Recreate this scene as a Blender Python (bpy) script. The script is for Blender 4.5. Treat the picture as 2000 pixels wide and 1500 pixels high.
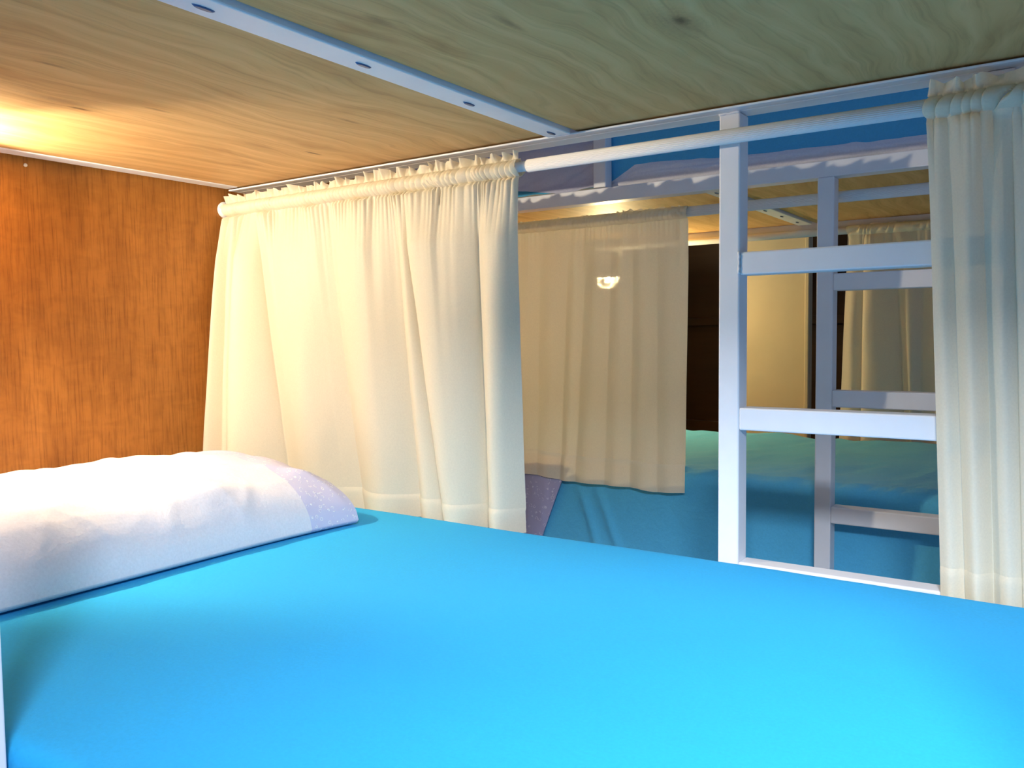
import bpy, bmesh, math, random
import numpy as np
from mathutils import Matrix, Vector, noise as mnoise

for o in list(bpy.data.objects):
    bpy.data.objects.remove(o, do_unlink=True)
SC = bpy.context.scene
COL = SC.collection
random.seed(7)

# ------------------------------------------------------------------ camera, world, lights, exposure
FPX = 1644.64
RIGHT, UP, FWD = Vector((0.82465, 0.56555, -0.01091)), Vector((-0.0236, 0.0537, 0.99828)), Vector((-0.5649, 0.8231, -0.0587))
FWD.normalize(); RIGHT = (RIGHT - FWD * RIGHT.dot(FWD)).normalized(); UP = RIGHT.cross(FWD)
cam = bpy.data.objects.new('camera', bpy.data.cameras.new('camera'))
COL.objects.link(cam)
cam.data.sensor_width = 36.0
cam.data.lens = FPX * 36.0 / 2000.0
cam.data.clip_start = 0.01
cam.matrix_world = Matrix(((RIGHT.x, UP.x, -FWD.x, 0), (RIGHT.y, UP.y, -FWD.y, 0), (RIGHT.z, UP.z, -FWD.z, 0), (0, 0, 0, 1)))
SC.camera = cam

world = bpy.data.worlds.new('world'); SC.world = world; world.use_nodes = True
bg = world.node_tree.nodes['Background']
bg.inputs[0].default_value = (0.44, 0.60, 1.0, 1); bg.inputs[1].default_value = 0.34

def area(name, loc, target, size, energy, color, size_y=None):
    l = bpy.data.lights.new(name, 'AREA'); l.energy = energy; l.color = color
    l.shape = 'RECTANGLE'; l.size = size; l.size_y = size_y or size
    o = bpy.data.objects.new(name, l); COL.objects.link(o); o.location = loc
    o.rotation_euler = (Vector(target) - Vector(loc)).to_track_quat('-Z', 'Y').to_euler()
    return o
# cool light of the room falling into the bunk from its open side behind the camera
day = area('room_daylight', (0.30, -0.42, 0.80), (-0.20, 1.25, -0.45), 0.45, 29, (0.78, 0.86, 1.0), 0.35)
day.data.spread = math.radians(92)
NEAR_LAMP = Vector((-1.86, 0.655, 0.364))
FAR_LAMP = Vector((-1.72, 3.25, 0.2350))
NEAR_POWER, FAR_POWER = 39000.0, 8800.0

SC.view_settings.view_transform = 'Standard'
SC.view_settings.look = 'None'
SC.view_settings.gamma = 1.0
SC.view_settings.use_curve_mapping = False
SC.view_settings.exposure = 0.0
SC.cycles.use_denoising = True
SC.cycles.max_bounces = 10
SC.cycles.transparent_max_bounces = 16

# ------------------------------------------------------------------ helpers
def at(px, py, Y):
    """world point seen at pixel (px, py) on the upright plane y = Y (used once, to measure the photograph)"""
    d = RIGHT * ((px - 1000) / FPX) + UP * (-(py - 750) / FPX) + FWD
    return d * (Y / d.y)

def link(name, me, mat=None, parent=None):
    o = bpy.data.objects.new(name, me); COL.objects.link(o)
    if mat: me.materials.append(mat)
    if parent: o.parent = parent
    return o

def empty(name, loc=(0, 0, 0)):
    o = bpy.data.objects.new(name, None); COL.objects.link(o); o.location = loc
    o.empty_display_size = 0.05
    return o

def tag(o, label, cat, group=None):
    o['label'] = label; o['category'] = cat
    if group: o['group'] = group
    return o

def bm_box(bm, x0, x1, y0, y1, z0, z1):
    vs = [bm.verts.new((x, y, z)) for x in (x0, x1) for y in (y0, y1) for z in (z0, z1)]
    for f in ((0, 1, 3, 2), (4, 6, 7, 5), (0, 4, 5, 1), (2, 3, 7, 6), (0, 2, 6, 4), (1, 5, 7, 3)):
        bm.faces.new([vs[i] for i in f])

def bm_mesh(bm, name, bevel=0.0, seg=2, smooth=False):
    if bevel:
        bmesh.ops.bevel(bm, geom=list(bm.edges), offset=bevel, segments=seg, profile=0.5, affect='EDGES')
    bmesh.ops.recalc_face_normals(bm, faces=list(bm.faces))
    me = bpy.data.meshes.new(name); bm.to_mesh(me); bm.free()
    if smooth:
        for p in me.polygons: p.use_smooth = True
    return me

def box(name, x0, x1, y0, y1, z0, z1, mat, parent=None, bevel=0.002, seg=2):
    """box in world coordinates; a parent's location is taken off"""
    if parent:
        l = parent.location
        x0 -= l.x; x1 -= l.x; y0 -= l.y; y1 -= l.y; z0 -= l.z; z1 -= l.z
    bm = bmesh.new(); bm_box(bm, x0, x1, y0, y1, z0, z1)
    return link(name, bm_mesh(bm, name, bevel, seg), mat, parent)

def grid_mesh(name, P, smooth=True, loop=False):
    """P: (rows, cols, 3) array -> quad mesh"""
    r, c, _ = P.shape
    idx = np.arange(r * c).reshape(r, c)
    if loop: nxt = np.roll(idx, -1, axis=1); a, b = idx[:-1], nxt[:-1]; d, e = idx[1:], nxt[1:]
    else: a, b, d, e = idx[:-1, :-1], idx[:-1, 1:], idx[1:, :-1], idx[1:, 1:]
    F = np.stack([a, b, e, d], -1).reshape(-1, 4)
    me = bpy.data.meshes.new(name)
    me.from_pydata(P.reshape(-1, 3).tolist(), [], F.tolist()); me.update()
    if smooth: me.polygons.foreach_set('use_smooth', [True] * len(me.polygons))
    return me

def tube(name, path, rad, mat, parent=None, n=20, caps=True, flutes=0, depth=0.0):
    """round (or fluted) tube along a list of points"""
    bm = bmesh.new(); rings = []
    off = parent.location if parent else Vector((0, 0, 0))
    pts = [Vector(p) - off for p in path]
    for i, p in enumerate(pts):
        t = (pts[min(i + 1, len(pts) - 1)] - pts[max(i - 1, 0)]).normalized()
        ref = Vector((0, 0, 1)) if abs(t.z) < 0.9 else Vector((1, 0, 0))
        u = t.cross(ref).normalized(); v = t.cross(u)
        rr = rad[i] if isinstance(rad, (list, tuple)) else rad
        ring = []
        m = flutes * 4 if flutes else n
        for k in range(m):
            a = 2 * math.pi * k / m
            q = rr - (depth * (0.5 - 0.5 * math.cos(a * flutes)) if flutes else 0)
            ring.append(bm.verts.new(p + u * q * math.cos(a) + v * q * math.sin(a)))
        rings.append(ring)
    for r0, r1 in zip(rings, rings[1:]):
        for k in range(len(r0)):
            bm.faces.new((r0[k], r0[(k + 1) % len(r0)], r1[(k + 1) % len(r0)], r1[k]))
    if caps: bm.faces.new(rings[0]); bm.faces.new(rings[-1])
    me = bm_mesh(bm, name)
    for p in me.polygons: p.use_smooth = len(p.vertices) == 4
    return link(name, me, mat, parent)

def n1(x, seed):
    """smooth 1-D value noise in -1..1"""
    x = np.asarray(x, float)
    rng = np.random.RandomState(seed); t = rng.uniform(-1, 1, 4096)
    i = np.floor(x).astype(int); f = x - i; f = f * f * (3 - 2 * f)
    return t[i % 4096] * (1 - f) + t[(i + 1) % 4096] * f

def n2(x, y, seed):
    x = np.asarray(x, float); y = np.asarray(y, float)
    rng = np.random.RandomState(seed); t = rng.uniform(-1, 1, (256, 256))
    i = np.floor(x).astype(int); j = np.floor(y).astype(int)
    f = x - i; g = y - j; f = f * f * (3 - 2 * f); g = g * g * (3 - 2 * g)
    a = t[i % 256, j % 256]; b = t[(i + 1) % 256, j % 256]; c = t[i % 256, (j + 1) % 256]; d = t[(i + 1) % 256, (j + 1) % 256]
    return (a * (1 - f) + b * f) * (1 - g) + (c * (1 - f) + d * f) * g

# ------------------------------------------------------------------ materials
def new_mat(name):
    m = bpy.data.materials.new(name); m.use_nodes = True
    nt = m.node_tree; nt.nodes.clear()
    out = nt.nodes.new('ShaderNodeOutputMaterial')
    return m, nt, out

def N(nt, t, **kw):
    n = nt.nodes.new(t)
    for k, v in kw.items(): setattr(n, k, v)
    return n

def coords(nt, scale=(1, 1, 1), rot=(0, 0, 0), loc=(0, 0, 0)):
    tc = N(nt, 'ShaderNodeTexCoord'); mp = N(nt, 'ShaderNodeMapping')
    mp.inputs['Scale'].default_value = scale; mp.inputs['Rotation'].default_value = rot; mp.inputs['Location'].default_value = loc
    nt.links.new(tc.outputs['Object'], mp.inputs['Vector'])
    return mp.outputs['Vector']

def noise(nt, vec, scale, detail=4, rough=0.55, dist=0.0):
    n = N(nt, 'ShaderNodeTexNoise'); n.inputs['Scale'].default_value = scale; n.inputs['Detail'].default_value = detail
    n.inputs['Roughness'].default_value = rough; n.inputs['Distortion'].default_value = dist
    if vec: nt.links.new(vec, n.inputs['Vector'])
    return n.outputs['Fac']

def ramp(nt, fac, stops):
    r = N(nt, 'ShaderNodeValToRGB'); e = r.color_ramp.elements
    while len(e) > 1: e.remove(e[-1])
    e[0].position = stops[0][0]; e[0].color = (*stops[0][1], 1)
    for p, c in stops[1:]:
        k = e.new(p); k.color = (*c, 1)
    nt.links.new(fac, r.inputs['Fac'])
    return r.outputs['Color']

def mixc(nt, fac, a, b, mode='MIX'):
    m = N(nt, 'ShaderNodeMix', data_type='RGBA', blend_type=mode)
    for s, v in ((0, fac), (6, a), (7, b)):
        if hasattr(v, 'is_output'): nt.links.new(v, m.inputs[s])
        elif s == 0: m.inputs[0].default_value = v
        else: m.inputs[s].default_value = (*v, 1)
    return m.outputs[2]

def bump(nt, height, strength, dist=0.001):
    b = N(nt, 'ShaderNodeBump'); b.inputs['Strength'].default_value = strength; b.inputs['Distance'].default_value = dist
    nt.links.new(height, b.inputs['Height'])
    return b.outputs['Normal']

def plain(name, color, rough=0.5, metal=0.0, spec=0.5, noise_amt=0.0, nscale=30, bump_s=0.0, sheen=0.0):
    m, nt, out = new_mat(name)
    p = N(nt, 'ShaderNodeBsdfPrincipled'); nt.links.new(p.outputs[0], out.inputs[0])
    p.inputs['Roughness'].default_value = rough; p.inputs['Metallic'].default_value = metal
    p.inputs['Specular IOR Level'].default_value = spec
    v = coords(nt)
    f = noise(nt, v, nscale, 5)
    lo = tuple(c * (1 - noise_amt) for c in color); hi = tuple(min(1, c * (1 + noise_amt)) for c in color)
    nt.links.new(ramp(nt, f, [(0.3, lo), (0.7, hi)]), p.inputs['Base Color'])
    if bump_s: nt.links.new(bump(nt, noise(nt, v, nscale * 4, 3), bump_s), p.inputs['Normal'])
    if sheen: p.inputs['Sheen Weight'].default_value = sheen; p.inputs['Sheen Roughness'].default_value = 0.5
    return m

def cloth(name, color, rough=0.9, sheen=0.15, weave=900, bs=0.25, soft=14, soft_s=0.25):
    m, nt, out = new_mat(name)
    p = N(nt, 'ShaderNodeBsdfPrincipled'); nt.links.new(p.outputs[0], out.inputs[0])
    p.inputs['Roughness'].default_value = rough; p.inputs['Specular IOR Level'].default_value = 0.15
    p.inputs['Sheen Weight'].default_value = sheen; p.inputs['Sheen Roughness'].default_value = 0.6
    v = coords(nt)
    f = noise(nt, v, 220, 3)
    nt.links.new(ramp(nt, f, [(0.25, tuple(c * 0.94 for c in color)), (0.75, tuple(min(1, c * 1.05) for c in color))]), p.inputs['Base Color'])
    a = noise(nt, v, weave, 2); b = noise(nt, v, soft, 5, 0.6, 0.4)
    n_1 = N(nt, 'ShaderNodeBump'); n_1.inputs['Strength'].default_value = soft_s; n_1.inputs['Distance'].default_value = 0.006
    nt.links.new(b, n_1.inputs['Height'])
    n_2 = N(nt, 'ShaderNodeBump'); n_2.inputs['Strength'].default_value = bs; n_2.inputs['Distance'].default_value = 0.0006
    nt.links.new(a, n_2.inputs['Height']); nt.links.new(n_1.outputs[0], n_2.inputs['Normal'])
    nt.links.new(n_2.outputs[0], p.inputs['Normal'])
    return m

def curtain_mat(name, color, trans=0.33, clear=0.012):
    """thin woven polyester: diffuse + translucent, with tiny gaps between the threads"""
    m, nt, out = new_mat(name)
    v = coords(nt)
    d = N(nt, 'ShaderNodeBsdfPrincipled'); d.inputs['Roughness'].default_value = 0.55; d.inputs['Specular IOR Level'].default_value = 0.25
    d.inputs['Sheen Weight'].default_value = 0.1
    t = N(nt, 'ShaderNodeBsdfTranslucent'); tr = N(nt, 'ShaderNodeBsdfTransparent')
    col = ramp(nt, noise(nt, v, 300, 3), [(0.3, tuple(c * 0.97 for c in color)), (0.7, tuple(min(1, c * 1.03) for c in color))])
    nt.links.new(col, d.inputs['Base Color']); nt.links.new(col, t.inputs['Color'])
    nb = bump(nt, noise(nt, v, 1100, 2), 0.15, 0.0004)
    nt.links.new(nb, d.inputs['Normal'])
    m1 = N(nt, 'ShaderNodeMixShader'); m1.inputs[0].default_value = trans
    nt.links.new(d.outputs[0], m1.inputs[1]); nt.links.new(t.outputs[0], m1.inputs[2])
    m2 = N(nt, 'ShaderNodeMixShader'); m2.inputs[0].default_value = clear
    nt.links.new(m1.outputs[0], m2.inputs[1]); nt.links.new(tr.outputs[0], m2.inputs[2])
    nt.links.new(m2.outputs[0], out.inputs[0])
    return m

def plywood_mat(name, knots=()):
    m, nt, out = new_mat(name)
    p = N(nt, 'ShaderNodeBsdfPrincipled'); nt.links.new(p.outputs[0], out.inputs[0])
    p.inputs['Roughness'].default_value = 0.6; p.inputs['Specular IOR Level'].default_value = 0.25
    v = coords(nt)
    # warp the coordinates so that the grain flows, then stretch it along the sheet (y)
    wv = coords(nt, (2.6, 1.1, 1))
    wn = N(nt, 'ShaderNodeTexNoise'); wn.inputs['Scale'].default_value = 2.2; wn.inputs['Detail'].default_value = 3
    nt.links.new(wv, wn.inputs['Vector'])
    sub = N(nt, 'ShaderNodeVectorMath', operation='MULTIPLY_ADD')
    nt.links.new(wn.outputs['Color'], sub.inputs[0]); sub.inputs[1].default_value = (0.15, 0.12, 0); nt.links.new(v, sub.inputs[2])
    def st(s):
        mp = N(nt, 'ShaderNodeMapping'); mp.inputs['Scale'].default_value = s
        nt.links.new(sub.outputs[0], mp.inputs['Vector']); return mp.outputs['Vector']
    w = N(nt, 'ShaderNodeTexWave', wave_type='BANDS', bands_direction='X', wave_profile='SIN')
    w.inputs['Scale'].default_value = 1.9; w.inputs['Distortion'].default_value = 3.6; w.inputs['Detail'].default_value = 4; w.inputs['Detail Scale'].default_value = 1.6; w.inputs['Detail Roughness'].default_value = 0.62
    nt.links.new(st((1.6, 0.30, 1)), w.inputs['Vector'])
    base = ramp(nt, w.outputs['Fac'], [(0.0, (0.63, 0.38, 0.15)), (0.35, (0.69, 0.43, 0.175)), (0.65, (0.73, 0.465, 0.20)), (1.0, (0.67, 0.41, 0.165))])
    fine = noise(nt, st((120, 5.5, 1)), 1.0, 4, 0.6, 0.2)
    c = mixc(nt, 0.5, base, ramp(nt, fine, [(0.3, (0.62, 0.56, 0.47)), (0.5, (0.93, 0.91, 0.88)), (0.7, (1.0, 1.0, 1.0))]), 'MULTIPLY')
    blot = noise(nt, st((7, 2.0, 1)), 1.0, 4, 0.6, 0.6)
    c = mixc(nt, 0.6, c, ramp(nt, blot, [(0.28, (0.62, 0.50, 0.36)), (0.45, (0.95, 0.93, 0.9)), (0.75, (1, 1, 1))]), 'MULTIPLY')
    for (kx, ky, rx, ry, dark) in knots:
        k = N(nt, 'ShaderNodeVectorMath', operation='SUBTRACT'); nt.links.new(v, k.inputs[0]); k.inputs[1].default_value = (kx, ky, 0)
        s = N(nt, 'ShaderNodeVectorMath', operation='MULTIPLY'); nt.links.new(k.outputs[0], s.inputs[0]); s.inputs[1].default_value = (1 / rx, 1 / ry, 0)
        l = N(nt, 'ShaderNodeVectorMath', operation='LENGTH'); nt.links.new(s.outputs[0], l.inputs[0])
        wob = N(nt, 'ShaderNodeMath', operation='MULTIPLY_ADD'); nt.links.new(noise(nt, v, 160, 3), wob.inputs[0]); wob.inputs[1].default_value = 1.1; nt.links.new(l.outputs['Value'], wob.inputs[2])
        f = ramp(nt, wob.outputs[0], [(0.9, (1, 1, 1)), (1.0, (0.5, 0.5, 0.5))])
        mr = N(nt, 'ShaderNodeMapRange'); nt.links.new(wob.outputs[0], mr.inputs[0])
        mr.inputs[1].default_value = 0.9; mr.inputs[2].default_value = 2.4; mr.inputs[3].default_value = dark; mr.inputs[4].default_value = 0.0
        c = mixc(nt, mr.outputs[0], c, (0.10, 0.045, 0.015))
    nt.links.new(c, p.inputs['Base Color'])
    nt.links.new(bump(nt, fine, 0.12, 0.0006), p.inputs['Normal'])
    return m

def veneer_mat(name, dark=1.0):
    m, nt, out = new_mat(name)
    p = N(nt, 'ShaderNodeBsdfPrincipled'); nt.links.new(p.outputs[0], out.inputs[0])
    p.inputs['Roughness'].default_value = 0.42; p.inputs['Specular IOR Level'].default_value = 0.3
    fine = noise(nt, coords(nt, (1, 190, 9)), 1.0, 5, 0.65)
    broad = noise(nt, coords(nt, (1, 9, 1.6)), 1.0, 4, 0.6, 0.5)
    fig = noise(nt, coords(nt, (1, 16, 30)), 1.0, 3, 0.6, 0.8)
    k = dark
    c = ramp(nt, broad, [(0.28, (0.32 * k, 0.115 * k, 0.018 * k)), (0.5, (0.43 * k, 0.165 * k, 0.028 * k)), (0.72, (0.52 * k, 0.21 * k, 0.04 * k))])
    c = mixc(nt, 0.75, c, ramp(nt, fine, [(0.3, (0.5, 0.44, 0.36)), (0.52, (1, 1, 1))]), 'MULTIPLY')
    c = mixc(nt, 0.35, c, ramp(nt, fig, [(0.35, (0.65, 0.6, 0.5)), (0.6, (1, 1, 1))]), 'MULTIPLY')
    nt.links.new(c, p.inputs['Base Color'])
    nt.links.new(bump(nt, fine, 0.2, 0.0005), p.inputs['Normal'])
    return m

def embroidered_mat(name, base, thread, scale=26):
    m, nt, out = new_mat(name)
    p = N(nt, 'ShaderNodeBsdfPrincipled'); nt.links.new(p.outputs[0], out.inputs[0])
    p.inputs['Roughness'].default_value = 0.85; p.inputs['Specular IOR Level'].default_value = 0.15
    v = coords(nt)
    vo = N(nt, 'ShaderNodeTexVoronoi', feature='F1'); vo.inputs['Scale'].default_value = scale; nt.links.new(v, vo.inputs['Vector'])
    ring = ramp(nt, vo.outputs['Distance'], [(0.06, (1, 1, 1)), (0.10, (0, 0, 0)), (0.2, (0, 0, 0)), (0.26, (1, 1, 1)), (0.33, (1, 1, 1)), (0.38, (0, 0, 0))])
    brk = ramp(nt, noise(nt, v, 120, 3), [(0.47, (0, 0, 0)), (0.52, (1, 1, 1))])
    f = mixc(nt, 1.0, ring, brk, 'MULTIPLY')
    c = mixc(nt, f, base, thread)
    nt.links.new(c, p.inputs['Base Color'])
    nt.links.new(bump(nt, f, 0.5, 0.0012), p.inputs['Normal'])
    return m

def glow_mat(name, color, strength):
    m, nt, out = new_mat(name)
    e = N(nt, 'ShaderNodeEmission'); e.inputs[0].default_value = (*color, 1); e.inputs[1].default_value = strength
    nt.links.new(e.outputs[0], out.inputs[0])
    return m

M = {}
M['white_paint'] = plain('white_paint', (0.80, 0.80, 0.82), 0.38, noise_amt=0.025, nscale=14, bump_s=0.04)
M['white_plastic'] = plain('white_plastic', (0.82, 0.81, 0.80), 0.4, noise_amt=0.01)
M['screw'] = plain('screw_steel', (0.10, 0.16, 0.30), 0.35, 0.6, noise_amt=0.2)
M['sheet'] = cloth('blue_sheet', (0.018, 0.375, 0.74), sheen=0.03)
M['sheet_far'] = cloth('blue_sheet_far', (0.09, 0.42, 0.70), sheen=0.1, soft=20, soft_s=0.5)
M['pillow'] = cloth('white_pillowcase', (0.70, 0.69, 0.73), sheen=0.1, soft=22, soft_s=0.35)
M['sheet_lamplit'] = cloth('lamplit_blue_sheet', (0.10, 0.48, 0.76), sheen=0.1, soft=20, soft_s=0.6)  # brighter copy of the far blue sheet, lamplight put into its colour
M['white_sheet'] = cloth('white_mattress_cover', (0.74, 0.74, 0.80), sheen=0.1, soft=18, soft_s=0.5)
M['lilac'] = cloth('lilac_sheet', (0.52, 0.53, 0.66), sheen=0.1, soft=18, soft_s=0.4)
M['embroidered'] = embroidered_mat('embroidered_border', (0.56, 0.55, 0.70), (0.80, 0.80, 0.83), 85)
M['embroidered_lilac'] = embroidered_mat('embroidered_lilac', (0.42, 0.41, 0.62), (0.66, 0.65, 0.80), 62)
M['curtain'] = curtain_mat('cream_curtain', (0.93, 0.84, 0.65))
M['plywood'] = plywood_mat('plywood', [(-1.524, 0.844, .004, .016, .85), (-1.50, 0.80, .010, .05, .35), (-1.473, 1.355, .0035, .018, .85), (-1.315, 0.685, .004, .02, .4), (-1.42, 0.93, .004, .02, .4),
                                       (-0.463, 1.085, .007, .012, .7), (-0.47, 1.09, .02, .045, .35), (-0.789, 0.847, .006, .02, .35), (-0.655, 0.957, .005, .025, .4), (-1.2, 1.2, .004, .02, .4)])
M['plywood_far'] = plywood_mat('plywood_far')
M['veneer'] = veneer_mat('wood_veneer')
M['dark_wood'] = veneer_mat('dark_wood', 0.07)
M['beige'] = plain('beige_paint', (0.50, 0.43, 0.28), 0.6, noise_amt=0.06, nscale=5, bump_s=0.05)
M['light_block_paint'] = plain('light_block_paint', (0.55, 0.53, 0.48), 0.8, noise_amt=0.05, nscale=4)
M['floor'] = plain('floor_tile', (0.36, 0.33, 0.29), 0.5, noise_amt=0.1, nscale=6)
M['steel'] = plain('lamp_steel', (0.62, 0.62, 0.63), 0.3, 0.8, noise_amt=0.03)
M['glass_pin'] = plain('pearl_pin', (0.82, 0.76, 0.66), 0.15, noise_amt=0.02)
M['near_bulb'] = glow_mat('near_bulb', (1.0, 0.85, 0.62), NEAR_POWER)
M['far_bulb'] = glow_mat('far_bulb', (1.0, 0.78, 0.40), FAR_POWER)

# ------------------------------------------------------------------ the room
FLOOR_Z, ROOM_Z = -0.92, 1.62
def struct(o): o['kind'] = 'structure'; return o
struct(box('floor', -2.15, 1.2, -0.2, 4.3, FLOOR_Z - 0.05, FLOOR_Z, M['floor'], bevel=0))
struct(box('wall_left', -2.12, -2.03, 0.30, 4.2, FLOOR_Z, ROOM_Z, M['veneer'], bevel=0))
struct(box('wall_light_block', -2.12, 1.2, 0.30, 0.368, 0.425, ROOM_Z, M['light_block_paint'], bevel=0))  # unseen wall added above the deck, blocks cool light from the far upper berth
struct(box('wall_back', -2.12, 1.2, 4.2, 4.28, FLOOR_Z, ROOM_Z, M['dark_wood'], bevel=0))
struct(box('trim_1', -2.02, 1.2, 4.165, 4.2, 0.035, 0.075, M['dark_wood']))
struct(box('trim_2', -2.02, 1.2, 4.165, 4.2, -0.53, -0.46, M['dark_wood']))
pw = empty('partition_panel', (-1.13, 3.66, FLOOR_Z))
box('board', -1.36, -0.975, 3.64, 3.68, FLOOR_Z, 0.95, M['beige'], pw, 0.002)
box('edge_strip', -0.993, -0.975, 3.625, 3.64, FLOOR_Z, 0.95, M['beige'], pw, 0.004)
tag(pw, 'beige painted partition panel behind the far bunk, next to the dark opening', 'panel')

# ------------------------------------------------------------------ bunk beds
def bunk(dy, y_back, y_front, mirror, board_mats):
    """y_back: side away from the ladder; y_front: plane of the ladder's front faces"""
    b = empty('bunk_bed', (-1.0, (y_back + y_front) / 2, FLOOR_Z))
    W = M['white_paint']; T = 0.042
    s = -1 if mirror else 1                       # side on which the ladder side opens to the aisle
    X0, X1 = -2.005, 0.212
    lo, hi = min(y_back, y_front), max(y_back, y_front)
    def yb(a, c):                                   # span measured outward from the ladder plane
        p, q = y_front + s * a, y_front + s * c
        return min(p, q), max(p, q)
    # rails of the upper deck: box tube plus a flat ledge that carries the boards
    if s == 1:
        box('side_rail', X0, X1, *yb(0.0, 0.047), 0.4095, 0.452, W, b)
        box('ledge', X0, X1, *yb(-0.028, 0.0), 0.410, 0.414, W, b, 0.001)
        r2 = (y_back - 0.045, y_back)
    else:
        box('side_rail', X0, X1, *yb(-0.002, 0.045), 0.384, 0.424, W, b)
        r2 = (y_back, y_back + 0.045)
    box('side_rail', X0, X1, *r2, 0.384, 0.424, W, b)
    bl, bh = min(r2[1], y_front), max(r2[1], y_front)
    if s == -1: bl, bh = y_front + 0.047, r2[0]
    # end rails and cross beam
    box('end_rail', -2.008, -1.962, bl, bh - 0.03, 0.4155, 0.436, W, b)
    box('end_rail', 0.08, 0.125, bl, bh - 0.03, 0.410, 0.436, W, b)
    cb = box('cross_beam', -0.947, -0.892, bl, bh - 0.03, 0.410, 0.436, W, b, 0.0025)
    if s == 1: ys = (0.671, 0.949, 1.215, 1.489)
    else: ys = (2.42, 2.65, 2.87, 3.05, 3.25)
    for k, y in enumerate(ys):
        bm = bmesh.new()
        bmesh.ops.create_cone(bm, cap_ends=True, segments=12, radius1=0.0042, radius2=0.0032, depth=0.0025,
                              matrix=Matrix.Translation((-0.92 + 0.002 * (k % 2) - b.location.x, y - b.location.y, 0.409 - b.location.z)) @ Matrix.Rotation(math.pi, 4, 'X') @ Matrix.Diagonal((1, 4.2, 1, 1)))
        sc = link('screw', bm_mesh(bm, 'screw'), M['screw'], cb)
    # boards
    for (x0, x1, m) in ((-1.990, -0.9475, board_mats[0]), (-0.886, 0.12, board_mats[1])):
        o = box('plywood_board', x0, x1, bl + 0.004, (bh - 0.002 if s == 1 else bh), 0.4180, 0.4345, m, None, 0.0008, 1)
        o.parent = b; o.matrix_parent_inverse = Matrix.Translation(-b.location)
    # corner posts
    fy = yb(0.0, 0.047)
    for (x0, y) in ((0.17, fy), (0.17, r2)):
        box('corner_post', x0, x0 + 0.042, y[0], y[1], FLOOR_Z, 0.384 if y is not fy else 0.4095, W, b)
    if s == 1: box('corner_post', -0.977, -0.935, 0.372, 0.410, FLOOR_Z, 0.384, W, b)
    box('corner_post', -2.015, -1.975, r2[0], r2[1], FLOOR_Z, 0.384, W, b)
    # ladder
    top = 0.4085 if s == 1 else 0.384
    dx = 0.0 if s == 1 else 0.0125
    xl, xr = -0.5863 + dx, -0.146 + dx
    for x in (xl, xr):
        box('ladder_upright', x, x + 0.0405, fy[0], fy[1], FLOOR_Z, top, W, b, 0.003)
    for z in (0.1495, -0.1435, -0.4400, -0.733):
        dz = 0.0 if s == 1 else -0.006
        box('rung', xl + 0.0405, xr, fy[0] + 0.001, fy[1] - 0.001, z + dz - 0.0425, z + dz, W, b, 0.003)
    # lower deck
    zz = (-0.745, -0.702)
    box('side_rail', X0, X1, min(r2), max(r2), *zz, W, b)
    if s == 1:
        box('side_rail', X0, xl, *yb(0.0, 0.042), *zz, W, b)
    else:
        box('side_rail', X0, xl, fy[0] + 0.002, fy[1] - 0.002, *zz, W, b)
    box('end_rail', -2.005, -1.965, bl, bh, *zz, W, b)
    box('end_rail', 0.06, 0.10, bl, bh, *zz, W, b)
    box('mattress_base', -1.962, 0.06, bl + 0.003, bh - 0.003, -0.720, -0.702, board_mats[1], b, 0.001, 1)
    return b

near = bunk(0, 0.415, 1.5535, False, (M['plywood'], M['plywood']))
tag(near, 'white steel bunk with plywood deck overhead, the bunk the view is taken from', 'bunk bed', 'white steel bunk beds')
far = bunk(0, 3.385, 2.247, True, (M['plywood_far'], M['plywood_far']))
tag(far, 'white steel bunk across the aisle, seen past the near ladder', 'bunk bed', 'white steel bunk beds')
# guard post of the far upper berth
box('guard_post', -1.216, -1.175, 2.205, 2.245, 0.427, 0.90, M['white_paint'], far, 0.003)
box('guard_rail', -2.0, -1.175, 2.205, 2.245, 0.86, 0.90, M['white_paint'], far, 0.003)
# weld bead on the near ladder
for pts in ([(-0.5462 + random.uniform(-.0012, .0012), 1.5530, 0.150 - 0.0045 * k) for k in range(10)],
            [(-0.586 + 0.0044 * k, 1.5530, 0.4085 + random.uniform(-.001, .001)) for k in range(10)]):
    tube('weld_bead', pts, [0.0018 + 0.0012 * random.random() for _ in pts], M['white_paint'], near, 8)

# ------------------------------------------------------------------ mattresses and sheets
def cushion_block(name, x0, x1, y0, y1, z0, z1, r, mat, seed, amp=0.003, parent=None, nx=150, ny=90):
    """rounded mattress: closed shell from a warped cube grid"""
    bm = bmesh.new(); bmesh.ops.create_cube(bm, size=2.0)
    bmesh.ops.subdivide_edges(bm, edges=list(bm.edges), cuts=47, use_grid_fill=True)
    cx, cy, cz = (x0 + x1) / 2, (y0 + y1) / 2, (z0 + z1) / 2
    hx, hy, hz = (x1 - x0) / 2, (y1 - y0) / 2, (z1 - z0) / 2
    for v in bm.verts:
        p = []
        for c, h in ((v.co.x, hx), (v.co.y, hy), (v.co.z, hz)):
            # denser towards the rims
            q = math.copysign(1 - (1 - abs(c)) ** 1.6, c) if abs(c) < 1 else c
            p.append(q * h)
        q = Vector(p)
        core = Vector((max(-hx + r, min(hx - r, q.x)), max(-hy + r, min(hy - r, q.y)), max(-hz + r, min(hz - r, q.z))))
        d = q - core
        if d.length > 1e-9: q = core + d.normalized() * min(r, max(abs(d.x), abs(d.y), abs(d.z)))
        w = mnoise.noise(Vector((q.x * 3 + seed, q.y * 3, q.z * 3))) * amp + mnoise.noise(Vector((q.x * 11, q.y * 9 + seed, q.z * 6))) * amp * 0.3
        if q.z > 0: q.z += w
        else: q.y += w * 0.3
        v.co = q
    me = bm_mesh(bm, name, smooth=True)
    o = link(name, me, mat, parent); o.location = (cx, cy, cz)
    return o

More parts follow.
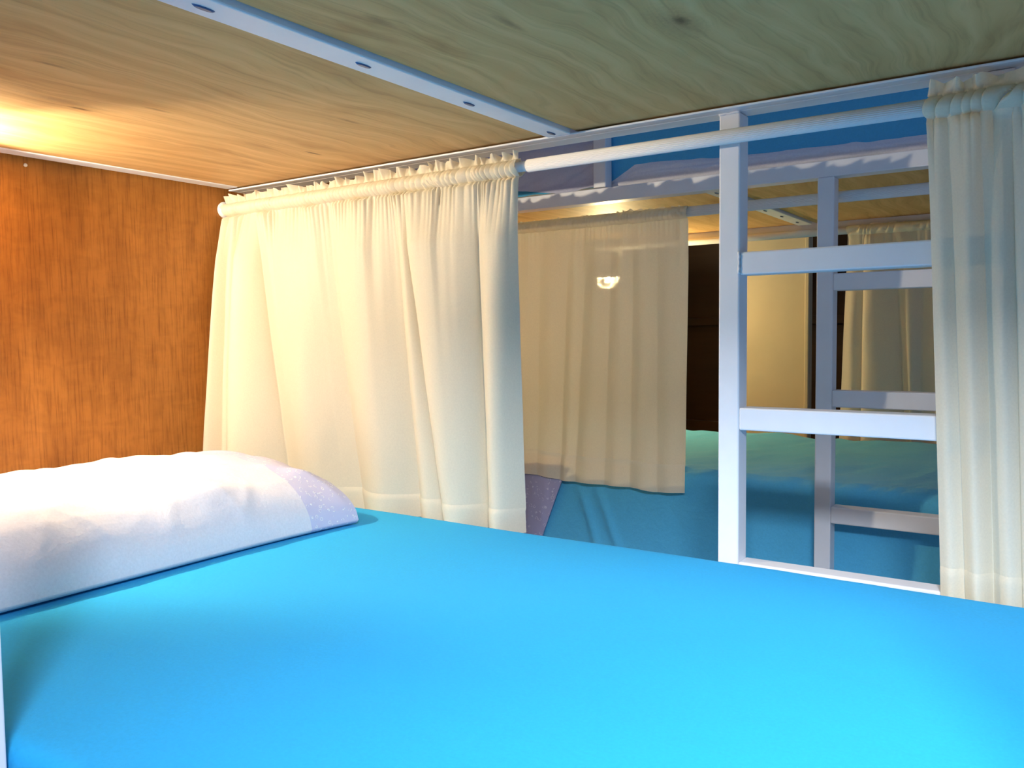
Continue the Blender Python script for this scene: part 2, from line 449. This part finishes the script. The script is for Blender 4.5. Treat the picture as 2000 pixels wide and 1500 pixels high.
mat1 = cushion_block('mattress', -2.02, 0.10, 0.414, 1.524, -0.702, -0.4305, 0.022, M['sheet'], 3.1, 0.0022)
tag(mat1, 'mattress in a smooth turquoise blue fitted sheet, filling the foreground under the white pillow', 'mattress')

# far lower mattress with a sheet draped over it down past the frame
matf = cushion_block('mattress', -2.02, 0.10, 2.306, 3.312, -0.702, -0.425, 0.03, M['white_sheet'], 5.7, 0.0)
tag(matf, 'mattress on the lower berth across the aisle, hidden under a blue sheet', 'mattress')
def draped_sheet():
    nu, nv = 240, 150
    U = np.linspace(-2.02, 0.12, nu)[None, :].repeat(nv, 0)
    s = np.linspace(0, 1, nv)[:, None].repeat(nu, 1)
    top, r = 1.021, 0.035
    arc = r * math.pi / 2
    L = s * (top - r + arc + 0.36)
    Yv = np.empty_like(L); Zv = np.empty_like(L)
    a = L < top - r
    b = (~a) & (L < top - r + arc)
    c = L >= top - r + arc
    ytop, yf, zt = 3.318, 2.297, -0.412
    Yv[a] = ytop - L[a]; Zv[a] = zt
    th = (L[b] - (top - r)) / r
    Yv[b] = yf + r - r * np.sin(th); Zv[b] = zt - r + r * np.cos(th)
    Yv[c] = yf; Zv[c] = zt - r - (L[c] - (top - r + arc))
    wr = 0.006 * n2(U * 7, L * 4, 11) + 0.004 * n2(U * 22 + L * 6, L * 9, 12)
    edge = np.exp(-((L - (top - r)) / 0.13) ** 2)
    pucker = 0.009 * np.abs(n2(U * 26 + 14 * (L - top), L * 5, 13)) * edge
    Zv = Zv + np.where(a, wr + pucker + 0.006, 0) + np.where(b, 0.5 * wr + pucker, 0)
    hang = np.clip((L - (top - r + arc)) / 0.3, 0, 1)
    fold = 0.010 * n2(U * 9 + hang * 1.5, hang * 1.5, 14) * hang
    Yv = Yv - np.where(c, np.abs(fold) + 0.004 * hang, 0) - 0.004 * edge * np.abs(n2(U * 30 + 9 * L, L * 8, 15))
    # two long diagonal folds near the lilac cloth
    for x0, k in ((-1.33, 0.35), (-1.27, 0.42)):
        Yv -= 0.010 * np.exp(-((U - x0 - k * (hang * 0.3)) / 0.014) ** 2) * np.clip(hang * 3, 0, 1)
    o = link('bed_sheet', grid_mesh('bed_sheet', np.stack([U, Yv, Zv], -1)), M['sheet_lamplit'])
    return tag(o, 'wrinkled blue sheet draped over the side of the lower bed across the aisle', 'bed sheet')
draped_sheet()

# lilac embroidered cloth hanging over the far bed's edge
def lilac_cloth():
    nu, nv = 40, 60
    u = np.linspace(0, 1, nu)[None, :].repeat(nv, 0); s = np.linspace(0, 1, nv)[:, None].repeat(nu, 1)
    Yp = 2.277
    tl, tr_ = -1.62, -1.345
    brx = at(1050, 1070, Yp).x
    X = tl + (tr_ + (brx - tr_) * s - tl) * u
    Z = -0.40 - 0.30 * s
    Y = Yp + 0.01 * (1 - np.clip(s * 8, 0, 1)) + 0.004 * n2(X * 18, Z * 4, 31) + 0.002 * n2(X * 60, Z * 12, 32)
    o = link('pillow_sham', grid_mesh('pillow_sham', np.stack([X, Y, Z], -1)), M['embroidered_lilac'])
    o.modifiers.new('thick', 'SOLIDIFY').thickness = 0.003
    return tag(o, 'lilac embroidered cloth hanging below the far curtain, beside the blue sheet', 'cloth')
lilac_cloth()

# upper berth across the aisle
um = empty('mattress', (-1.0, 2.8, 0.434))
UY = 2.252
def upper_mattress():
    o = cushion_block('mattress_core', -2.01, 0.10, UY + 0.016, 3.36, 0.437, 0.60, 0.03, M['white_sheet'], 2.2, 0.002)
    o.parent = um; o.matrix_parent_inverse = Matrix.Translation(-um.location)
    # blue fitted sheet: covers the top and hangs down the side to an uneven hem
    nu, nv = 260, 44
    xs = np.linspace(-2.01, 0.10, nu)
    pts = [(-2.05, .437), (-1.215, .437), (-1.178, .4445), (-1.145, .462), (-1.103, .484), (-1.007, .486), (-.855, .473), (-.77, .471), (-.328, .465), (0.2, .462)]
    hem = np.interp(xs, [p[0] for p in pts], [p[1] for p in pts]) + 0.002 * n1(xs * 22, 41)
    s = np.linspace(0, 1, nv)[:, None].repeat(nu, 1); U = xs[None, :].repeat(nv, 0)
    ztop, r = 0.604, 0.03
    Y = np.empty_like(U); Z = np.empty_like(U)
    a = s < 0.3; b = (s >= 0.3) & (s < 0.45); c = s >= 0.45
    Y[a] = UY + r + (0.3 - s[a]) / 0.3 * 1.05; Z[a] = ztop
    th = (s[b] - 0.3) / 0.15 * math.pi / 2
    Y[b] = UY + r - r * np.sin(th); Z[b] = ztop - r + r * np.cos(th)
    t = (s - 0.45) / 0.55
    H = hem[None, :].repeat(nv, 0)
    Y[c] = UY; Z[c] = ((ztop - r) * (1 - t) + H * t)[c]
    Y = Y - np.where(c, 0.0035 * np.abs(n2(U * 9, s * 6, 42)), 0)
    f = link('fitted_sheet', grid_mesh('fitted_sheet', np.stack([U, Y, Z], -1)), M['sheet_far'])
    f.parent = um; f.matrix_parent_inverse = Matrix.Translation(-um.location)
    # bunched white mattress cover below the hem
    xs = np.linspace(-1.20, 0.08, 200); nv = 24
    hem2 = np.interp(xs, [p[0] for p in pts], [p[1] for p in pts])
    s = np.linspace(0, 1, nv)[:, None].repeat(200, 1); U = xs[None, :].repeat(nv, 0)
    Z = (hem2[None, :] + 0.006) * (1 - s) + 0.4285 * s
    Y = UY + 0.004 - 0.016 * np.sin(np.pi * np.clip(s, 0, 1)) * np.clip((U + 1.2) * 8, 0, 1) - 0.005 * np.abs(n2(U * 5, s * 3.5 + U * 2, 43)) - 0.002 * n2(U * 30, s * 6, 44)
    g = link('mattress_cover', grid_mesh('mattress_cover', np.stack([U, Y, Z], -1)), M['white_sheet'])
    g.parent = um; g.matrix_parent_inverse = Matrix.Translation(-um.location)
    g['label'] = 'white mattress cover showing under the blue sheet'
upper_mattress()
tag(um, 'upper mattress across the aisle, blue sheet with its white cover showing below', 'mattress')
def upper_lilac():
    nu, nv = 90, 50
    xs = np.linspace(-1.95, -1.195, nu)
    low = np.interp(xs, [-2, -1.6, -1.475, -1.42, -1.36, -1.335, -1.30, -1.27, -1.24, -1.195], [.470, .462, .449, .440, .430, .429, .431, .436, .437, .437])
    s = np.linspace(0, 1, nv)[:, None].repeat(nu, 1); U = xs[None, :].repeat(nv, 0)
    top = 0.60
    Z = top * (1 - s) + low[None, :] * s
    Y = 2.243 + 0.03 * (1 - np.sin(np.clip(s * 4, 0, 1) * math.pi / 2)) - 0.004 * np.abs(n2(U * 10 + s * 3, s * 4, 51)) - 0.003 * n2(U * 24 + s * 9, s * 3, 52)
    # top of the cloth lies back over the mattress
    k = 16
    back = np.stack([xs[None, :].repeat(k, 0), np.linspace(2.9, 2.275, k)[:, None].repeat(nu, 1), np.full((k, nu), 0.607) + 0.004 * n2(xs[None, :].repeat(k, 0) * 9, np.linspace(0, 5, k)[:, None].repeat(nu, 1), 53)], -1)
    o = link('folded_sheet', grid_mesh('folded_sheet', np.concatenate([back, np.stack([U, Y, Z], -1)], 0)), M['lilac'])
    tag(o, 'pale lilac sheet hanging off the upper berth across the aisle, left of its white post', 'bed sheet')
upper_lilac()

# ------------------------------------------------------------------ pillow
def pillow():
    p = empty('pillow', (-1.69, 0.825, -0.4295))
    n_a, n_b = 110, 190
    a = np.linspace(-1, 1, n_a)[None, :].repeat(n_b, 0); b = np.linspace(-1, 1, n_b)[:, None].repeat(n_a, 1)
    hx, hy = 0.325, 0.540
    def shape(sgn):
        prof = (np.clip(1 - np.abs(a) ** 2.3, 0, 1) ** 0.55) * np.where(b < 0, np.clip(1 - np.abs(b) ** 3.4, 0, 1) ** 0.62, 1 - 0.20 * np.clip(b, 0, 1) ** 4 - 0.10 * np.clip((b - 0.85) / 0.15, 0, 1) ** 2)
        x = hx * a * (1 - 0.07 * (1 - np.abs(b) ** 4)* np.abs(a)) ; y = hy * b * (1 - 0.035 * (1 - np.abs(a) ** 2) * np.abs(b))
        wr = 0.004 * n2(x * 9 + y * 5, y * 8 - x * 3, 61) + 0.026 * np.clip(a - 0.05, 0, 1) * (0.35 - np.abs(np.sin(y * 15 - x * 11 + 1.6 * n2(y * 4, x * 4, 64))) ** 0.8) + 0.006 * n2(x * 26 - y * 12, y * 15 + x * 9, 62)
        edge = np.exp(-((1 - np.abs(a)) / 0.22) ** 2)
        pk = 0.014 * np.abs(n2(y * 17 + x * 14, x * 5, 63)) * edge * (np.abs(a) < 1)
        if sgn > 0: z = 0.055 + prof * (0.108 + wr - pk) - 0.042 * (1 - np.clip(prof * 1.6, 0, 1))
        else: z = 0.055 - 0.042 * (1 - np.clip(prof * 1.6, 0, 1)) - 0.052 * np.clip(prof * 3.0, 0, 1)
        z = np.maximum(z, 0.004)
        return np.stack([x, y, z], -1)
    up, dn = shape(1), shape(-1)
    dn[..., 2] = np.minimum(dn[..., 2], up[..., 2] - 0.0015)
    jb = int(n_b * 0.885)
    def part(name, r0, r1, m):
        U = up[r0:r1]; D = dn[r0:r1]
        me = grid_mesh(name, np.concatenate([U, D[:, ::-1]], 1), loop=True)
        return link(name, me, m, p)
    part('pillowcase', 0, jb, M['pillow'])
    e = part('embroidered_border', jb - 1, n_b, M['embroidered'])
    e['label'] = 'pale lilac embroidered border of the pillowcase'
    tag(p, 'plump white pillow with an embroidered pillowcase end, on the blue bed by the wood wall', 'pillow')
    return p
pil = pillow()

# ------------------------------------------------------------------ curtain rods
def rod(name, y, z, xa, xm, xb, label, rthin=0.0108, rthick=0.0136):
    r = empty(name, ((xa + xb) / 2, y, z))
    tube('thin_tube', [(xa, y, z), (xm, y, z)], rthin, M['white_plastic'], r, 20)
    tube('fluted_tube', [(xm - 0.002, y, z), (xm, y, z), (xb, y, z)], [rthick * 0.8, rthick, rthick], M['white_plastic'], r, flutes=26, depth=0.0016)
    for x, d in ((xa, 1), (xb, -1)):
        tube('end_cap', [(x - d * 0.0005, y, z), (x + d * 0.003, y, z), (x + d * 0.009, y, z), (x + d * 0.013, y, z), (x + d * 0.03, y, z)], [0.0225, 0.0235, 0.0225, 0.0165, 0.0155], M['white_plastic'], r, 28)
    return tag(r, label, 'curtain rod', 'white curtain rods')
RY, RZ = 1.527, 0.3595
rod('curtain_rod', RY, RZ, -2.029, -1.0, 0.10, 'white fluted curtain rod in front of the near ladder, between the two curtains')
rod('curtain_rod', 2.272, 0.342, -2.029, -1.0, 0.10, 'white curtain rod across the aisle, in front of the yellow lit plywood', rthick=0.0145)
rod('curtain_rod', 3.365, 0.378, -2.029, -0.5, 0.10, 'thin cream curtain rod on the back side of the far bunk', rthin=0.014, rthick=0.016)

# ------------------------------------------------------------------ curtains
def curtain(name, label, y0, zr, knots, zbot, ruff=0.026, pocket=(0.016, 0.020), amp=0.03, seed=1, ncol=420, side=-1,
            yoff=None, gather=1.0, header=True, hem=0.055, ruff_amp=0.010, gperiod=0.0135, nrow=96, soft=0.55, back=True):
    """knots: (x_top, x_bottom, depth, sharp) fold valleys from left to right, side=-1: front faces -y"""
    zt, zp, zb = zr + ruff, zr + pocket[0], zr - pocket[1]
    xt = np.array([k[0] for k in knots]); xb = np.array([k[1] for k in knots])
    seg = np.maximum(np.diff(xb), 0.01); cnt = np.maximum((ncol * seg / seg.sum()).astype(int), 8)
    ku, kt = [], []
    for i, c in enumerate(cnt):
        ku += [i] * c; kt += list(np.arange(c) / c)
    ku.append(len(cnt) - 1); kt.append(1.0)
    ku = np.array(ku); kt = np.array(kt); nc = len(ku)
    XT = xt[ku] + (xt[ku + 1] - xt[ku]) * kt; XB = xb[ku] + (xb[ku + 1] - xb[ku]) * kt
    A = np.array([k[2] for k in knots])[ku]; SH = np.array([k[3] for k in knots])[ku]
    u = XT - xt[0]                                             # run along the rod
    uu = u / gperiod + 0.9 * n1(u * 23, seed + 3)              # irregular gathers
    def ridges(q, ph=0.0, sd=0):
        w = uu + ph
        am = 0.8 + 0.5 * n1(w * 0.8 + 11.3, seed + sd)
        return (np.abs(np.sin(np.pi * w)) ** 0.7 - 0.62) * am
    rows_h, rows_b, rows_m = [], [], []
    # ruffle above the rod
    for q in np.linspace(0, 1, 9):
        wv = uu * 0.45
        flare = (1 - q) ** 0.8
        zig = np.abs(((wv + 0.25 * n1(wv * 0.7, seed + 4)) % 1.0) * 2 - 1)           # 0..1 zigzag pleats
        d = ruff_amp * flare * ((zig - 0.5) * 2.0 + 0.7 * n1(wv * 2.3, seed + 5)) + 0.004 * ridges(q) * (0.4 + 0.6 * q)
        z = zt + (zp - zt) * q + (1 - q) * (0.007 * (zig - 0.6) * (0.6 + 0.6 * n1(wv * 0.9, seed + 6)) + 0.006 * n1(wv * 0.8 + 40, seed + 7) + 0.002 * n1(wv * 5, seed + 8))
        rows_h.append(np.stack([XT + 0.006 * flare * n1(wv * 2.1, seed + 9), y0 + side * (0.004 + d), z], -1))
    # pocket round the rod
    rp = 0.0165
    for q in np.linspace(0, 1, 15)[1:]:
        ph = 0.55 * (q - 0.5) + 0.35 * n1(u * 45, seed + 12) * (q - 0.4)
        bul = math.sin(math.pi * q) ** 0.6
        d = 0.004 + rp * bul + 0.0088 * gather * ridges(q, ph, 1) * (0.5 + 0.5 * bul)
        z = zp + (zb - zp) * q + 0.0014 * n1(uu * 1.2, seed + 14)
        rows_h.append(np.stack([XT + 0.0035 * gather * np.cos(np.pi * (uu + ph) * 2) * bul, y0 + side * d, z], -1))
    # body
    t = kt
    pk = np.where(SH > 0, 0.55, 0.85)
    fs = 0.5 - 0.5 * np.cos(2 * np.pi * t ** 0.9)
    fold = np.where(SH > 0, np.sin(np.pi * np.clip(t, 0, 1) ** pk) ** 0.7, (1 - soft) * np.sin(np.pi * t) ** 0.95 + soft * fs)
    for w in np.linspace(0, 1, nrow)[1:]:
        X = XT + (XB - XT) * w ** 0.9
        ww = min(1.0, w / 0.16)
        grow = 0.35 + 0.65 * w ** 0.6
        d = 0.004 * (1 - ww) + A * fold * grow * (0.2 + 0.8 * ww)
        d = d + 0.0075 * gather * ridges(0, 0.28, 1) * math.exp(-w / 0.05) + 0.008 * gather * n1(uu * 0.5, seed + 21) * math.exp(-w / 0.2)
        d = d + (0.0035 * n1(XB * 16 + 0.6 * w, seed + 22) + 0.0016 * n2(XB * 30 + 2 * w, np.full(nc, w * 5), seed + 23)) * ww
        X = X - SH * np.exp(-t / 0.10) * 0.010 * grow
        y = y0 + side * d
        zbt = zbot(XB) if callable(zbot) else np.full(nc, zbot)
        if yoff is not None: y = y + yoff(XB, w)
        z = zb + (zbt - zb) * w
        rows_b.append(np.stack([X, y, z], -1))
    nb = len(rows_b); nh = max(4, int(round(hem / abs(zb - float(np.mean(zbot(XB) if callable(zbot) else zbot))) * nb)))
    c = empty(name, (float(XT.mean()), y0, zr))
    off = np.array(c.location)
    body = np.array([rows_h[-1]] + rows_b[:nb - nh]) - off
    hemr = np.array([rows_b[nb - nh - 1]] + rows_b[nb - nh:])
    hemr[0, :, 1] += side * -0.0006; hemr[1:, :, 1] += side * 0.0030
    hemr = hemr - off
    head = np.array(rows_h)
    # back layer of the pocket
    bk = head[6:].copy(); bk[:, :, 1] = y0 - side * (np.abs(bk[:, :, 1] - y0) * 0.95)
    link('panel', grid_mesh('panel', body), M['curtain'], c)
    he = link('gathered_header', grid_mesh('gathered_header', head - off), M['curtain'], c)
    if back: link('rod_pocket', grid_mesh('rod_pocket', bk - off), M['curtain'], c)
    link('hem', grid_mesh('hem', hemr), M['curtain'], c)
    tag(c, label, 'curtain', 'cream rod-pocket curtains')
    return c

Yc = RY
def kx(px, py): return at(px, py, Yc).x
# fold valleys measured on the left curtain: (top pixel, bottom pixel)
K = []
K.append((-2.012, -2.016, 0.042, 0))
K.append((kx(456, 410), -1.93, 0.034, 0))
K.append((kx(478, 407), kx(507, 895), 0.071, 1))
K.append((kx(500, 418), kx(600, 930), 0.050, 0))
K.append((kx(641, 411), kx(711, 985), 0.055, 0))
K.append((kx(778, 440), kx(815, 1000), 0.042, 0))
K.append((kx(797, 386), kx(886, 1015), 0.071, 1))
K.append((kx(938, 407), kx(950, 1025), 0.055, 0))
K.append((-1.022, -1.024, 0.0, 0))
K = [(a, b * 1.022 if b > -1.88 else b, c, d) for a, b, c, d in K]      # the hem hangs a little outside the mattress
K[1] = (K[1][0], -1.955, K[1][2], 0)
left_c = curtain('curtain', 'cream curtain bunched on the left half of the rod beside the wood wall', Yc, RZ, K,
                 lambda x: np.interp(x, [-2.02, -1.85, -1.6, -1.02], [-0.4275, -0.4275, -0.448, -0.450]), ruff=0.035, seed=3, ncol=800, soft=0.25, gather=1.8,
                 yoff=lambda x, w: np.where(True, -0.10 * np.exp(-(x + 2.02) / 0.30) * w ** 0.6, 0) + 0.060 * np.clip((x + 1.88) / 0.3, 0, 1) * w ** 1.4)

K = [(-0.226, -0.196, 0.012, 0), (-0.195, -0.160, 0.026, 0), (-0.150, -0.118, 0.022, 0), (-0.105, -0.07, 0.024, 1), (-0.05, -0.02, 0.022, 0), (0.02, 0.045, 0.02, 0), (0.085, 0.095, 0, 0)]
right_c = curtain('curtain', 'pale cream curtain right of the near ladder, hiding the ends of its rungs', Yc, RZ, K, -0.452, yoff=lambda x, w: 0.027 * w ** 1.5, ruff=0.040, seed=15, ncol=320, gather=2.0, soft=0.3,
                  gperiod=0.018, ruff_amp=0.013)

K = [(-1.99, -1.99, 0.012, 0), (-1.85, -1.84, 0.012, 0), (-1.70, -1.69, 0.014, 0), (-1.56, -1.56, 0.012, 0), (-1.44, -1.46, 0.010, 0), (-1.335, -1.375, 0.012, 0), (-1.27, -1.32, 0.010, 0), (-1.185, -1.215, 0.012, 0), (-1.115, -1.13, 0.014, 0), (-1.04, -1.04, 0.008, 0), (-0.945, -0.955, 0, 0)]
far_c = curtain('curtain', 'dim tan curtain hanging on the far bunk with a lamp glowing through it', 2.268, 0.342, K,
                lambda x: np.interp(x, [-2.0, -1.46, -1.36, -1.1, -1.05, -0.94], [-0.44, -0.452, -0.462, -0.462, -0.468, -0.462]), ruff=0.016, seed=31, ncol=320, gather=0.6, ruff_amp=0.004, hem=0.08, back=False)

K = [(-0.763, -0.79, 0.018, 0), (-0.70, -0.70, 0.035, 1), (-0.60, -0.545, 0.03, 0), (-0.50, -0.50, 0.03, 0), (-0.36, -0.35, 0.03, 0), (-0.2, -0.2, 0.03, 0), (0.06, 0.06, 0, 0)]
back_c = curtain('curtain', 'olive looking curtain on the back side of the far bunk, seen through the ladders', 3.362, 0.378, K, -0.55, ruff=0.014, seed=41, ncol=200, gather=0.9, gperiod=0.022, ruff_amp=0.005)

# ------------------------------------------------------------------ clip lamps
def clip_lamp(name, pos, clamp, bulb_mat, label, rb, nrm, cheek=False):
    l = empty(name, pos); pos = Vector(pos)
    bm = bmesh.new(); bmesh.ops.create_uvsphere(bm, u_segments=24, v_segments=16, radius=rb)
    link('bulb', bm_mesh(bm, 'bulb', smooth=True), bulb_mat, l)
    n = nrm.normalized()
    back = -n
    # half-bowl shade behind the bulb
    bm = bmesh.new(); bmesh.ops.create_uvsphere(bm, u_segments=48, v_segments=32, radius=0.05)
    kill = [f for f in bm.faces if f.calc_center_median().normalized().dot(n) > 0.0 or f.calc_center_median().normalized().z > 0.17]
    if cheek: kill = [f for f in kill if not (f.calc_center_median().normalized().x < -0.22 and f.calc_center_median().normalized().z < 0.3)]
    bmesh.ops.delete(bm, geom=kill, context='FACES')
    sh = link('shade', bm_mesh(bm, 'shade', smooth=True), M['white_plastic'], l)
    so = sh.modifiers.new('thick', 'SOLIDIFY'); so.thickness = 0.002; so.offset = 1
    hang = pos + Vector((back.x, back.y, -0.25)).normalized() * 0.0505
    tube('socket', [hang - (hang - pos) * 0.55, hang + (hang - pos) * 0.35], 0.012, M['white_plastic'], l, 16)
    e = hang + (hang - pos) * 0.35; c = Vector(clamp)
    path = [e.lerp(c, i / 10) + Vector((0, 0, -0.05 * math.sin(math.pi * i / 10))) for i in range(11)]
    tube('gooseneck', path, 0.004, M['steel'], l, 10)
    box('clamp', c.x - 0.014, c.x + 0.014, c.y - 0.012, c.y + 0.012, c.z - 0.03, c.z + 0.006, M['white_plastic'], l, 0.002)
    return tag(l, label, 'lamp', 'clip-on reading lamps')
clip_lamp('clip_lamp', NEAR_LAMP, (-1.86, 0.428, 0.398), M['near_bulb'], 'clip-on reading lamp on the near bunk rail by the wood wall', 0.006, Vector((-0.47, 0.83, -0.30)), True)
clip_lamp('clip_lamp', FAR_LAMP, (-1.72, 3.372, 0.37), M['far_bulb'], 'clip-on reading lamp glowing behind the far curtain', 0.008, Vector((0.5, -0.5, -0.45)))

# ------------------------------------------------------------------ push pin on the wood wall
pp = empty('push_pin', (-2.03, 0.985, 0.3995))
bm = bmesh.new(); bmesh.ops.create_uvsphere(bm, u_segments=16, v_segments=10, radius=0.0042, matrix=Matrix.Translation((0.009, 0, 0)))
link('head', bm_mesh(bm, 'head', smooth=True), M['glass_pin'], pp)
tube('needle', [(-2.0305, 0.985, 0.3995), (-2.020, 0.985, 0.3995)], 0.0008, M['steel'], pp, 8)
tag(pp, 'small pearl-headed push pin in the wood wall near its top', 'push pin')
